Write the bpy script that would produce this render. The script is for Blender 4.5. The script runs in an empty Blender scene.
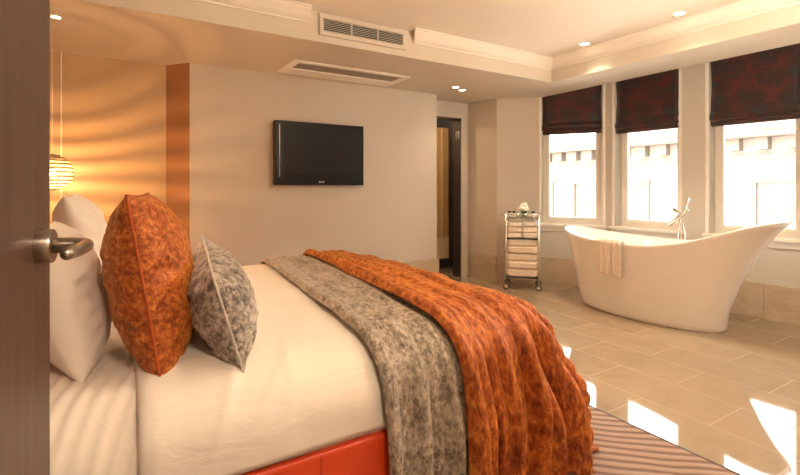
import bpy, bmesh, math, random
from mathutils import Vector, Matrix, noise
PI = math.pi
random.seed(7)
sc = bpy.context.scene
C = sc.collection
H = 1.21            # camera height
MATS = {}

# ------------------------------------------------------------------ materials
def nmat(name, rough=0.5, color=(.8, .8, .8), metal=0.0, spec=0.5, sheen=0.0, coat=0.0, coat_rough=.05):
    m = bpy.data.materials.new(name); m.use_nodes = True
    nt = m.node_tree; b = nt.nodes['Principled BSDF']
    b.inputs['Base Color'].default_value = (*color, 1)
    b.inputs['Roughness'].default_value = rough
    b.inputs['Metallic'].default_value = metal
    b.inputs['Specular IOR Level'].default_value = spec
    b.inputs['Sheen Weight'].default_value = sheen
    b.inputs['Coat Weight'].default_value = coat
    b.inputs['Coat Roughness'].default_value = coat_rough
    MATS[name] = m
    return m, nt, b

def coords(nt, scale=(1, 1, 1), rot=(0, 0, 0), kind='Object', loc=(0, 0, 0)):
    tc = nt.nodes.new('ShaderNodeTexCoord'); mp = nt.nodes.new('ShaderNodeMapping')
    mp.inputs['Scale'].default_value = scale; mp.inputs['Rotation'].default_value = rot
    mp.inputs['Location'].default_value = loc
    nt.links.new(tc.outputs[kind], mp.inputs['Vector'])
    return mp.outputs['Vector']

def world_coords(nt, scale=(1, 1, 1), rot=(0, 0, 0), loc=(0, 0, 0)):
    g = nt.nodes.new('ShaderNodeNewGeometry'); mp = nt.nodes.new('ShaderNodeMapping')
    mp.inputs['Scale'].default_value = scale; mp.inputs['Rotation'].default_value = rot
    mp.inputs['Location'].default_value = loc
    nt.links.new(g.outputs['Position'], mp.inputs['Vector'])
    return mp.outputs['Vector']

def noise_tex(nt, vec, scale=5, detail=4, rough=.55, dist=0.0):
    n = nt.nodes.new('ShaderNodeTexNoise')
    n.inputs['Scale'].default_value = scale; n.inputs['Detail'].default_value = detail
    n.inputs['Roughness'].default_value = rough; n.inputs['Distortion'].default_value = dist
    nt.links.new(vec, n.inputs['Vector'])
    return n.outputs['Fac']

def ramp(nt, fac, stops):
    r = nt.nodes.new('ShaderNodeValToRGB'); e = r.color_ramp.elements
    while len(e) > 1: e.remove(e[-1])
    e[0].position = stops[0][0]; e[0].color = (*stops[0][1], 1)
    for p, c in stops[1:]:
        x = e.new(p); x.color = (*c, 1)
    nt.links.new(fac, r.inputs['Fac'])
    return r.outputs['Color']

def bump(nt, b, height, strength=.3, dist=.01):
    n = nt.nodes.new('ShaderNodeBump')
    n.inputs['Strength'].default_value = strength; n.inputs['Distance'].default_value = dist
    nt.links.new(height, n.inputs['Height']); nt.links.new(n.outputs['Normal'], b.inputs['Normal'])

def mixc(nt, fac, a, b2, mode='MIX'):
    m = nt.nodes.new('ShaderNodeMix'); m.data_type = 'RGBA'; m.blend_type = mode
    for sock, v in ((0, fac), (6, a), (7, b2)):
        if isinstance(v, (int, float)): m.inputs[sock].default_value = v
        elif isinstance(v, tuple): m.inputs[sock].default_value = (*v, 1)
        else: nt.links.new(v, m.inputs[sock])
    return m.outputs[2]

def math_node(nt, op, a, b=None):
    m = nt.nodes.new('ShaderNodeMath'); m.operation = op
    for i, v in enumerate((a, b)):
        if v is None: continue
        if isinstance(v, (int, float)): m.inputs[i].default_value = v
        else: nt.links.new(v, m.inputs[i])
    return m.outputs[0]

def simple(name, c, rough=.5, metal=0, var=.06, vs=8, bs=0.0, bscale=200, **k):
    m, nt, b = nmat(name, rough, c, metal, **k)
    v = coords(nt)
    if var:
        f = noise_tex(nt, v, vs, 3)
        lo = tuple(x * (1 - var) for x in c); hi = tuple(min(1, x * (1 + var)) for x in c)
        nt.links.new(ramp(nt, f, [(.3, lo), (.7, hi)]), b.inputs['Base Color'])
    if bs:
        bump(nt, b, noise_tex(nt, v, bscale, 2), bs, .002)
    return m

simple('wall_paint', (.60, .535, .455), .55, var=.02, vs=2, bs=.08)
simple('pier_paint', (.60, .565, .50), .5, var=.02, vs=2, bs=.05)
simple('ceiling_paint', (.88, .83, .75), .6, var=.015, vs=2)
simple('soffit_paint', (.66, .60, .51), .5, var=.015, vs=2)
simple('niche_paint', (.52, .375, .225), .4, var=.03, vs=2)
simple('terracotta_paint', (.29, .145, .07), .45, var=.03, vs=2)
simple('white_paint', (.90, .87, .81), .35, var=.02)
simple('chrome', (.82, .81, .79), .12, 1, var=0)
simple('brushed_steel', (.36, .31, .26), .28, 1, var=.05, vs=40)
simple('gloss_black', (.010, .008, .007), .3, var=0, spec=.15)
simple('screen_black', (.008, .005, .004), .38, var=0, spec=.18)
simple('reflection_grey', (.30, .30, .30), .3, .5, var=0)
simple('dark_frame', (.035, .025, .03), .4, var=.2, vs=30)
simple('tub_white', (.93, .91, .88), .18, var=0, coat=.9, coat_rough=.06)
simple('grille_dark', (.03, .03, .025), .6, var=0)
simple('slot_grey', (.28, .25, .22), .5, var=0)
simple('grille_metal', (.62, .60, .50), .4, .2, var=0)
simple('rubber', (.05, .05, .05), .5, var=0)
simple('towel', (.80, .70, .60), .95, var=.07, vs=30, bs=.8, bscale=260, sheen=.4)
simple('petal', (.93, .90, .82), .6, var=.05, vs=50)
simple('leaf', (.10, .17, .06), .5, var=.2, vs=50)
simple('bottle_dark', (.04, .03, .025), .15, var=0)
simple('cream_label', (.7, .66, .58), .4, var=0)
simple('linen_dark', (.05, .04, .04), .8, var=.1)
simple('cord', (.65, .58, .48), .6, var=0)
simple('wardrobe_gold', (.55, .36, .14), .3, var=.15, vs=3)
simple('pale_reflection', (.75, .6, .4), .35, var=.05, vs=3)
simple('far_stone', (.29, .245, .205), .8, var=.08, vs=.6)
simple('far_trim', (.125, .10, .08), .8, var=.15, vs=2)
simple('far_glass', (.10, .09, .08), .15, var=.3, vs=1)
simple('asphalt', (.7, .64, .56), .9, var=.1, vs=.5)
simple('headboard_leather', (.30, .05, .02), .4, var=.1, vs=6)

def cotton(name, c):
    m, nt, b = nmat(name, .75, c, sheen=.25)
    v = coords(nt)
    nt.links.new(ramp(nt, noise_tex(nt, v, 5, 4), [(.3, tuple(x * .96 for x in c)), (.7, c)]), b.inputs['Base Color'])
    f = noise_tex(nt, coords(nt, (1, 2.6, 2.6), (0, 0, .25)), 4.5, 4, .5, .6)
    bump(nt, b, f, .35, .02)
cotton('cotton', (.83, .76, .66))
cotton('pillow_cotton', (.84, .78, .70))

def velvet(name, dark, mid, light, scale, stretch=(1, 1, 1), stops=(.33, .5, .68), rot=(0, 0, 0), bs=.5):
    m, nt, b = nmat(name, .62, mid, sheen=.35)
    b.inputs['Sheen Roughness'].default_value = .35
    b.inputs['Sheen Tint'].default_value = (*[min(1, x * 1.6 / max(light)) for x in light], 1)
    v = coords(nt, stretch, rot)
    f1 = noise_tex(nt, v, scale, 6, .7, .35)
    f2 = noise_tex(nt, v, scale * .22, 3, .5, .5)
    f = math_node(nt, 'ADD', math_node(nt, 'MULTIPLY', f1, .75), math_node(nt, 'MULTIPLY', f2, .25))
    nt.links.new(ramp(nt, f, [(stops[0], dark), (stops[1], mid), (stops[2], light)]), b.inputs['Base Color'])
    nt.links.new(ramp(nt, f, [(.35, (.75,) * 3), (.65, (.42,) * 3)]), b.inputs['Roughness'])
    bump(nt, b, f, bs, .008)
velvet('velvet_orange', (.13, .019, .002), (.40, .088, .009), (.84, .31, .05), 60, (1, 1, 1), (.36, .5, .68))
velvet('velvet_throw_orange', (.15, .022, .003), (.42, .094, .011), (.80, .29, .05), 70, (1, .32, .32), (.38, .5, .64))
velvet('velvet_grey', (.10, .08, .065), (.30, .25, .20), (.58, .50, .41), 48, (1, 1, 1), (.42, .5, .60))
velvet('velvet_throw_grey', (.09, .07, .05), (.28, .228, .17), (.56, .475, .37), 60, (1, .6, .6), (.38, .49, .62))
simple('piping_orange', (.42, .075, .008), .7, var=.2, vs=40)
simple('piping_grey', (.52, .45, .38), .6, var=.2, vs=40, sheen=.5)

# red leather of bed rail
m, nt, b = nmat('red_leather', .38, (.60, .055, .010), coat=.15, coat_rough=.2)
bump(nt, b, noise_tex(nt, coords(nt), 90, 3), .15, .002)

# wood door : fine vertical grain
m, nt, b = nmat('door_veneer', .42, (.2, .13, .09))
v = coords(nt, (60, 60, .9))
f = noise_tex(nt, v, 1.6, 6, .6, .4)
nt.links.new(ramp(nt, f, [(.28, (.050, .026, .016)), (.5, (.080, .044, .028)), (.72, (.115, .068, .046))]), b.inputs['Base Color'])
bump(nt, b, f, .15, .002)

# limestone floor tiles, running bond
m, nt, b = nmat('floor_tile', .05, (.6, .5, .38), spec=.7, coat=.6, coat_rough=.03)
pos = world_coords(nt)
sx = nt.nodes.new('ShaderNodeSeparateXYZ'); nt.links.new(pos, sx.inputs[0])
cx = nt.nodes.new('ShaderNodeCombineXYZ')
nt.links.new(math_node(nt, 'SUBTRACT', sx.outputs['Y'], 1.53 - 7.1), cx.inputs['X'])
nt.links.new(math_node(nt, 'SUBTRACT', sx.outputs['X'], 2.22 - .349 * 21), cx.inputs['Y'])
br = nt.nodes.new('ShaderNodeTexBrick')
br.inputs['Scale'].default_value = 1; br.inputs['Brick Width'].default_value = .71
br.inputs['Row Height'].default_value = .349; br.inputs['Mortar Size'].default_value = .0022
br.inputs['Mortar Smooth'].default_value = .2; br.inputs['Bias'].default_value = 0
br.offset = .5; br.offset_frequency = 2
br.inputs['Color1'].default_value = (.39, .30, .20, 1); br.inputs['Color2'].default_value = (.435, .34, .235, 1)
br.inputs['Mortar'].default_value = (.45, .355, .25, 1)
nt.links.new(cx.outputs[0], br.inputs['Vector'])
n1 = noise_tex(nt, world_coords(nt, (1, 1, 1)), 3.2, 8, .62, 1.2)
col = mixc(nt, .55, br.outputs['Color'], ramp(nt, n1, [(.3, (.72, .68, .62)), (.52, (.95, .94, .93)), (.7, (1.0, 1.0, 1.0))]), 'MULTIPLY')
nt.links.new(col, b.inputs['Base Color'])
nt.links.new(ramp(nt, br.outputs['Fac'], [(0, (.05,) * 3), (1, (.3,) * 3)]), b.inputs['Roughness'])

# skirting tiles
m, nt, b = nmat('skirting_tile', .16, (.6, .48, .33))
n1 = noise_tex(nt, world_coords(nt, (1, 1, 2)), 3.5, 6, .6, 1.0)
nt.links.new(ramp(nt, n1, [(.3, (.46, .36, .25)), (.5, (.55, .445, .32)), (.7, (.62, .52, .39))]), b.inputs['Base Color'])

# rug : wavy stripes
m, nt, b = nmat('rug_stripe', .95, (.4, .3, .25), sheen=.2)
v = world_coords(nt, (1, 1, 1), (0, 0, math.radians(-40)))
w = nt.nodes.new('ShaderNodeTexWave'); w.wave_type = 'BANDS'; w.bands_direction = 'Y'; w.wave_profile = 'SIN'
w.inputs['Scale'].default_value = 6.0; w.inputs['Distortion'].default_value = 2.6
w.inputs['Detail'].default_value = 1; w.inputs['Detail Scale'].default_value = .55
nt.links.new(world_coords(nt, (1, 1, 1), (0, 0, math.radians(41))), w.inputs['Vector'])
nf = noise_tex(nt, world_coords(nt), 220, 2)
c1 = ramp(nt, w.outputs['Fac'], [(.25, (.235, .150, .115)), (.6, (.46, .335, .265))])
nt.links.new(mixc(nt, .35, c1, ramp(nt, nf, [(.3, (.6, .6, .6)), (.7, (1, 1, 1))]), 'MULTIPLY'), b.inputs['Base Color'])
bump(nt, b, w.outputs['Fac'], .8, .008)

# damask blind
m, nt, b = nmat('blind_damask', .55, (.06, .015, .015), sheen=.3)
v = coords(nt)
f = noise_tex(nt, v, 9, 5, .6, 1.8)
vo = nt.nodes.new('ShaderNodeTexVoronoi'); vo.inputs['Scale'].default_value = 7
nt.links.new(coords(nt, (1, 1, 1.3)), vo.inputs['Vector'])
f2 = math_node(nt, 'ADD', math_node(nt, 'MULTIPLY', f, .7), math_node(nt, 'MULTIPLY', vo.outputs['Distance'], .35))
nt.links.new(ramp(nt, f2, [(.40, (.014, .014, .017)), (.50, (.022, .008, .008)), (.62, (.075, .008, .007))]), b.inputs['Base Color'])

# glass panes (transparent with faint gloss, no view tricks)
m = bpy.data.materials.new('pane_glass'); m.use_nodes = True; nt = m.node_tree; nt.nodes.clear()
o = nt.nodes.new('ShaderNodeOutputMaterial'); t = nt.nodes.new('ShaderNodeBsdfTransparent'); g = nt.nodes.new('ShaderNodeBsdfGlossy')
g.inputs['Roughness'].default_value = .02; mx = nt.nodes.new('ShaderNodeMixShader'); fr = nt.nodes.new('ShaderNodeFresnel')
fr.inputs['IOR'].default_value = 1.45; t.inputs['Color'].default_value = (.97, .97, .96, 1)
nt.links.new(fr.outputs[0], mx.inputs[0]); nt.links.new(t.outputs[0], mx.inputs[1]); nt.links.new(g.outputs[0], mx.inputs[2])
nt.links.new(mx.outputs[0], o.inputs[0]); MATS['pane_glass'] = m
m2 = m.copy(); m2.name = 'shelf_glass'; MATS['shelf_glass'] = m2
for n in m2.node_tree.nodes:
    if n.type == 'BSDF_TRANSPARENT': n.inputs['Color'].default_value = (.78, .88, .82, 1)

def emis(name, c, s):
    m, nt, b = nmat(name, .5, c)
    b.inputs['Emission Color'].default_value = (*c, 1); b.inputs['Emission Strength'].default_value = s
emis('lamp_glow', (1, .80, .52), 14)
emis('bulb_glow', (1, .62, .28), 3)
# paper of the lantern : lets light through
m, nt, b = nmat('lantern_paper', .7, (.42, .36, .28))
tr = nt.nodes.new('ShaderNodeBsdfTranslucent'); tr.inputs['Color'].default_value = (.36, .33, .27, 1)
tp = nt.nodes.new('ShaderNodeBsdfTransparent')
mx = nt.nodes.new('ShaderNodeMixShader'); mx.inputs[0].default_value = .6
mx2 = nt.nodes.new('ShaderNodeMixShader'); mx2.inputs[0].default_value = .86
nt.links.new(b.outputs[0], mx.inputs[1]); nt.links.new(tr.outputs[0], mx.inputs[2])
nt.links.new(mx.outputs[0], mx2.inputs[1]); nt.links.new(tp.outputs[0], mx2.inputs[2])
nt.links.new(mx2.outputs[0], nt.nodes['Material Output'].inputs[0])
simple('lantern_rib', (.12, .085, .05), .6, var=0)

# ------------------------------------------------------------------ object helpers
ROOT = {}
def thing(name, label, cat, loc=(0, 0, 0), rotz=0, group=None):
    o = bpy.data.objects.new(name, None); C.objects.link(o); o.empty_display_size = .05
    o.location = loc; o.rotation_euler = (0, 0, rotz)
    ROOT[o.name] = Matrix.Translation(Vector(loc)) @ Matrix.Rotation(rotz, 4, 'Z')
    o['label'] = label; o['category'] = cat
    if group: o['group'] = group
    return o
def struct_root(name, loc=(0, 0, 0), rotz=0):
    o = bpy.data.objects.new(name, None); C.objects.link(o); o.empty_display_size = .05
    o.location = loc; o.rotation_euler = (0, 0, rotz); o['kind'] = 'structure'
    ROOT[o.name] = Matrix.Translation(Vector(loc)) @ Matrix.Rotation(rotz, 4, 'Z')
    return o
def obj(name, bm, mat, parent=None, local=False, smooth=False, loc=None, label=None, rotz=0):
    """bm is in world space unless local=True"""
    me = bpy.data.meshes.new(name)
    if parent is not None:
        M = ROOT[parent.name]
    else:
        M = Matrix.Translation(Vector(loc)) @ Matrix.Rotation(rotz, 4, 'Z') if loc else Matrix.Identity(4)
    if not local: bm.transform(M.inverted())
    bmesh.ops.recalc_face_normals(bm, faces=bm.faces)
    bm.to_mesh(me); bm.free()
    me.materials.append(MATS[mat])
    if smooth:
        for p in me.polygons: p.use_smooth = True
    o = bpy.data.objects.new(name, me); C.objects.link(o)
    if parent is not None: o.parent = parent; ROOT[o.name] = M
    else:
        ROOT[o.name] = M
        if loc: o.location = loc; o.rotation_euler = (0, 0, rotz)
    if label: o['label'] = label
    return o
def struct(name, bm, mat, **k):
    o = obj(name, bm, mat, **k); o['kind'] = 'structure'; return o
def tag(o, label, cat, group=None):
    o['label'] = label; o['category'] = cat
    if group: o['group'] = group
    return o
def BM(): return bmesh.new()
def box(bm, x0, x1, y0, y1, z0, z1, M=None, bev=0, seg=2):
    t = bmesh.new()
    bmesh.ops.create_cube(t, size=1)
    t.transform(Matrix.Translation(((x0 + x1) / 2, (y0 + y1) / 2, (z0 + z1) / 2)) @ Matrix.Diagonal((abs(x1 - x0), abs(y1 - y0), abs(z1 - z0), 1)))
    if bev: bmesh.ops.bevel(t, geom=t.edges[:], offset=bev, segments=seg, profile=.5, affect='EDGES')
    if M is not None: t.transform(M)
    merge(bm, t); return bm
def merge(bm, t):
    me = bpy.data.meshes.new('tmp'); t.to_mesh(me); t.free(); bm.from_mesh(me); bpy.data.meshes.remove(me)
def prism(bm, pts, z0, z1):
    a = [bm.verts.new((x, y, z0)) for x, y in pts]; c = [bm.verts.new((x, y, z1)) for x, y in pts]
    n = len(pts); bm.faces.new(a[::-1]); bm.faces.new(c)
    for i in range(n): bm.faces.new((a[i], a[(i + 1) % n], c[(i + 1) % n], c[i]))
    return bm
def tube(bm, pts, r, n=10, closed=False):
    pts = [Vector(p) for p in pts]; rr = r if isinstance(r, (list, tuple)) else [r] * len(pts)
    rings = []; up = Vector((0, 0, 1)); N = len(pts)
    for i, p in enumerate(pts):
        if closed: d = pts[(i + 1) % N] - pts[i - 1]
        else: d = (pts[min(i + 1, N - 1)] - pts[max(i - 1, 0)])
        d.normalize()
        a = d.cross(up)
        if a.length < 1e-3: a = d.cross(Vector((1, 0, 0)))
        a.normalize(); c = a.cross(d)
        if i and (a.dot(pa) < 0): a, c = -a, -c
        pa = a
        rings.append([bm.verts.new(p + (a * math.cos(2 * PI * k / n) + c * math.sin(2 * PI * k / n)) * rr[i]) for k in range(n)])
    for i in range(N if closed else N - 1):
        A = rings[i]; B = rings[(i + 1) % N]
        for k in range(n): bm.faces.new((A[k], A[(k + 1) % n], B[(k + 1) % n], B[k]))
    if not closed: bm.faces.new(rings[0][::-1]); bm.faces.new(rings[-1])
    return bm
def lathe(bm, prof, n=32, M=None, cap=True):
    t = bmesh.new(); rings = []
    for r, z in prof:
        rings.append([t.verts.new((r * math.cos(2 * PI * k / n), r * math.sin(2 * PI * k / n), z)) for k in range(n)])
    for A, B in zip(rings, rings[1:]):
        for k in range(n): t.faces.new((A[k], A[(k + 1) % n], B[(k + 1) % n], B[k]))
    if cap: t.faces.new(rings[0][::-1]); t.faces.new(rings[-1])
    if M is not None: t.transform(M)
    merge(bm, t); return bm
def grid(bm, f, nu, nv):
    V = [[bm.verts.new(f(i / nu, j / nv)) for j in range(nv + 1)] for i in range(nu + 1)]
    for i in range(nu):
        for j in range(nv): bm.faces.new((V[i][j], V[i + 1][j], V[i + 1][j + 1], V[i][j + 1]))
    return V
def solid(o, t, off=-1, sub=0, bev=0):
    m = o.modifiers.new('s', 'SOLIDIFY'); m.thickness = t; m.offset = off
    if sub: s = o.modifiers.new('b', 'SUBSURF'); s.levels = sub; s.render_levels = sub
def nz(*a): return noise.noise(Vector(a))
def lerp(a, b, t): return a + (b - a) * t
def table(x, T):
    if x <= T[0][0]: return T[0][1]
    for (a, b), (c, d) in zip(T, T[1:]):
        if x <= c:
            s = (x - a) / (c - a); return b + (d - b) * s
    return T[-1][1]

# ------------------------------------------------------------------ room shell
SOF = 2.346; CEIL = 2.58; FACE = 2.478; TOP = 2.75
bm = BM(); box(bm, -1.2, 5.6, -1.7, 5.9, -.1, 0); struct('floor', bm, 'floor_tile')
bm = BM(); box(bm, -.75, 4.03, -.1, 3.41, CEIL, TOP); struct('ceiling', bm, 'ceiling_paint')
bm = BM(); box(bm, -.75, 4.6, 3.41, 5.75, SOF, TOP); struct('trim_1', bm, 'soffit_paint')
bm = BM(); box(bm, 4.03, 4.6, -.1, 3.41, SOF, TOP); struct('trim_2', bm, 'soffit_paint')
bm = BM(); prism(bm, [(4.6, -.1), (5.6, -.1), (5.6, 3.6), (4.9, 4.6), (4.6, 4.6)], 2.52, TOP); struct('trim_3', bm, 'ceiling_paint')
# walls
bm = BM(); box(bm, .575, 3.36, 4.6, 4.72, 0, 2.4); struct('wall_back', bm, 'wall_paint')
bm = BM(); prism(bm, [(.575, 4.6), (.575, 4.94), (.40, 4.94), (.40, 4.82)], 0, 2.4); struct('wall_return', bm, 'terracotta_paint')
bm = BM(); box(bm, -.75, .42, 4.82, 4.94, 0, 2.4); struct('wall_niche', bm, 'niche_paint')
bm = BM(); box(bm, -.75, -.62, -.1, 4.94, 0, 2.7); struct('wall_left', bm, 'wall_paint')
bm = BM(); box(bm, -.395, -.387, 4.806, 4.822, 0, 2.344); struct('trim_4', bm, 'white_paint')
bm = BM(); box(bm, 2.78, 2.9, 4.72, 5.62, 0, 2.4); struct('wall_passage', bm, 'wall_paint')
# wall with doorway (Y 4.88) : opening 3.2..3.95, to 2.13
bm = BM(); box(bm, 2.9, 3.2, 4.88, 5.0, 0, 2.4); box(bm, 3.95, 4.1, 4.88, 5.0, 0, 2.4); box(bm, 3.2, 3.95, 4.88, 5.0, 2.13, 2.4)
struct('wall_doorway', bm, 'wall_paint')
bm = BM(); prism(bm, [(4.10, 4.88), (4.10, 5.0), (4.5, 5.0), (4.72, 4.15), (4.58, 4.05), (4.18, 4.414)], 0, 2.4); struct('wall_corner', bm, 'wall_paint')
bm = BM(); box(bm, 2.78, 4.9, 5.62, 5.75, 0, 2.4); box(bm, 4.75, 4.9, 4.9, 5.75, 0, 2.4); box(bm, 4.4, 4.9, 4.9, 5.0, 0, 2.4); struct('wall_far', bm, 'wall_paint')
# entrance wall around the camera's doorway
bm = BM(); box(bm, -.75, -.215, -.1, .1, 0, 2.7); box(bm, .66, 4.75, -.1, .1, 0, 2.7); box(bm, -.215, .66, -.1, .1, 2.15, 2.7)
struct('wall_front', bm, 'wall_paint')
bm = BM(); box(bm, -.9, 1.5, -1.7, -1.58, 0, 2.6); box(bm, -.9, -.78, -1.6, -.1, 0, 2.6); box(bm, 1.4, 1.5, -1.6, -.1, 0, 2.6); box(bm, -.9, 1.5, -1.7, -.1, 2.5, 2.6)
struct('wall_hall', bm, 'wall_paint')

# doorway casing + far dark framed door
bm = BM()
box(bm, 3.95, 4.045, 4.845, 4.88, 0, 2.215, bev=.006); box(bm, 3.0, 3.95, 4.845, 4.88, 2.13, 2.215, bev=.006)
box(bm, 3.105, 3.2, 4.845, 4.88, 0, 2.13, bev=.006)
struct('trim_5', bm, 'wall_paint')
bm = BM(); box(bm, 3.938, 3.952, 4.86, 5.02, 0, 2.13); box(bm, 3.2, 3.952, 4.86, 5.02, 2.12, 2.132); struct('trim_9', bm, 'dark_frame')
d2 = struct_root('door_2', (4.0, 5.5, 0))
bm = BM(); box(bm, 3.35, 3.55, 5.49, 5.53, 0.01, 2.3, bev=.004); box(bm, 4.24, 4.52, 5.49, 5.53, .01, 2.3, bev=.004)
box(bm, 3.55, 4.24, 5.49, 5.53, .01, .15); box(bm, 3.55, 4.24, 5.49, 5.53, 2.09, 2.3); obj('frame', bm, 'dark_frame', d2)
bm = BM(); box(bm, 3.55, 4.24, 5.505, 5.525, .15, 2.09)
obj('panel', bm, 'wardrobe_gold', d2)
bm = BM(); box(bm, 3.55, 4.24, 5.498, 5.506, .15, .46); box(bm, 4.10, 4.125, 5.498, 5.506, .46, 2.09); obj('reflection_and_strip', bm, 'pale_reflection', d2)  # low band paints in a pale reflection; upright strip shares its tone
bm = BM(); box(bm, 3.930, 3.938, 4.875, 4.95, 1.86, 1.96, bev=.003); hg = struct('trim_6', bm, 'chrome')

# ---- bay facets with windows
P = [(4.18, 4.414), (4.58, 4.05), (5.0, 3.42), (5.03, 2.46), (5.115, 1.30), (4.62, .70), (4.62, .1)]
def facet_matrix(A, B):
    d = Vector((B[0] - A[0], B[1] - A[1], 0)).normalized()
    n = Vector((-d.y, d.x, 0))       # outward?
    mid = Vector((3, 2, 0)) - Vector((A[0], A[1], 0))
    if n.dot(mid) < 0: n = -n        # n points into the room
    M = Matrix(((d.x, n.x, 0, A[0]), (d.y, n.y, 0, A[1]), (0, 0, 1, 0), (0, 0, 0, 1)))
    return M, math.hypot(B[0] - A[0], B[1] - A[1])
SILL = .745; HEAD = 2.518; DEP = .14; WT = .2
def facet(i, A, B, s0=None, s1=None, wname=None, blind=None):
    """wall facet A->B with opening s0..s1 (metres along), window set back by DEP"""
    M, L = facet_matrix(A, B)
    bm = BM()
    def wb(a, b, z0, z1, y0=-WT, y1=0): box(bm, a, b, y0, y1, z0, z1, M)
    if s0 is None:
        wb(-.0, L, 0, 2.55)
    else:
        wb(0, s0, 0, 2.55); wb(s1, L, 0, 2.55); wb(s0, s1, 0, SILL); wb(s0, s1, HEAD, 2.55)
    struct('wall_bay_%d' % i if False else 'wall_bay', bm, 'pier_paint')
    if s0 is None: return M, L
    ang = math.atan2(M[1][0], M[0][0])
    loc = M @ Vector(((s0 + s1) / 2, -DEP, SILL))
    w = struct_root(wname, loc, 0)
    f = BM(); y0, y1 = -DEP - .05, -DEP
    box(f, s0, s0 + .045, y0, y1, SILL, HEAD, M, .004); box(f, s1 - .045, s1, y0, y1, SILL, HEAD, M, .004)
    box(f, s0 + .045, s1 - .045, y0, y1, SILL, SILL + .05, M, .004); box(f, s0 + .045, s1 - .045, y0, y1, HEAD - .05, HEAD, M, .004)
    obj('window_frame', f, 'white_paint', w)
    f = BM(); y0, y1 = -DEP - .035, -DEP + .012; a, b = s0 + .04, s1 - .04
    box(f, a, a + .04, y0, y1, SILL + .045, HEAD - .045, M, .005); box(f, b - .04, b, y0, y1, SILL + .045, HEAD - .045, M, .005)
    box(f, a + .04, b - .04, y0, y1, SILL + .045, SILL + .085, M, .005); box(f, a + .04, b - .04, y0, y1, HEAD - .09, HEAD - .045, M, .005)
    s = obj('sash', f, 'white_paint', w)
    f = BM(); box(f, a + .035, b - .035, -DEP - .016, -DEP - .010, SILL + .08, HEAD - .08, M); obj('pane', f, 'pane_glass', s)
    f = BM(); box(f, s0 - .05, s1 + .05, -DEP + .002, .045, SILL - .03, SILL + .004, M, .008); box(f, s0 - .035, s1 + .035, .0, .018, SILL - .085, SILL - .03, M, .004)
    obj('window_sill', f, 'white_paint', w)
    f = BM(); zc = SILL + .12
    box(f, a + .004, a + .034, -DEP + .012, -DEP + .02, zc - .02, zc + .02, M, .002)
    tube(f, [M @ Vector((a + .02, -DEP + .02, zc)), M @ Vector((a + .02, -DEP + .045, zc)), M @ Vector((a + .02, -DEP + .05, zc + .05))], .006, 8)
    obj('latch', f, 'white_paint', w, smooth=True)
    # casing on wall face around reveal : slim beads
    f = BM(); box(f, s0 - .03, s0, 0, .012, SILL, 2.5, M, .004); box(f, s1, s1 + .03, 0, .012, SILL, 2.5, M, .004)
    obj('casing', f, 'white_paint', w)
    if blind:
        lab, zb = blind
        bl = thing('roman_blind', lab, 'blind', M @ Vector(((s0 + s1) / 2, -.02, zb)), ang, 'dark red damask roman blinds')
        g0, g1 = s0 + .004, s1 - .006; W = g1 - g0
        bmb = BM()
        def f_(u, v):   # fabric with soft folds at the bottom
            z = lerp(HEAD - .02, zb + .055, v)
            y = -.02 + .010 * math.sin(v * 9 + 1) * v + .004 * nz(u * 3, v * 4, i)
            if v > .86: y += .028 * math.sin((v - .86) / .14 * PI * .9)
            inset = .012 * v * (1 - v) * 4
            x = lerp(g0 + inset, g1 - inset, u)
            return M @ Vector((x, y, z))
        grid(bmb, f_, 12, 40)
        fb = obj('fabric', bmb, 'blind_damask', bl, smooth=True); solid(fb, .006, 0)
        bmb = BM()
        def f2_(u, v):
            a_ = -PI / 2 + v * PI
            z = zb + .06 - .055 * v - .0 ; y = -.012 + .016 * math.cos(a_)
            return M @ Vector((lerp(g0 + .012, g1 - .006, u), y, z))
        grid(bmb, f2_, 8, 10)
        hm = obj('hem_fold', bmb, 'blind_damask', bl, smooth=True); solid(hm, .006, 0)
        bmb = BM(); box(bmb, g0 + .015, g1 - .01, -.028, -.016, zb, zb + .02, M, .003); obj('bottom_rail', bmb, 'blind_damask', bl)
        bmb = BM(); box(bmb, g0, g1, -.035, -.005, HEAD - .03, HEAD, M); obj('head_rail', bmb, 'white_paint', bl)
    return M, L

facet(0, P[1], P[2], .012, .72, 'window_1', ('dark red roman blind on the angled window nearest the towel trolley', H + .655))
def s_of(A, B, y): return (A[1] - y) / (A[1] - B[1]) * math.hypot(B[0] - A[0], B[1] - A[1])
facet(1, P[2], P[3], s_of(P[2], P[3], 3.31), s_of(P[2], P[3], 2.59), 'window_2', ('dark red roman blind on the middle window behind the bath filler tap', H + .622))
facet(2, P[3], P[4], s_of(P[3], P[4], 2.31), s_of(P[3], P[4], 1.59), 'window_3', ('dark red roman blind on the rightmost window, the largest in view', H + .60))
facet(3, P[4], P[5], .05, .72, 'window_4', None)
facet(4, P[5], P[6], .04, .56, 'window_added', None)  # added window out of view, for more daylight on the bath

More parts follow.
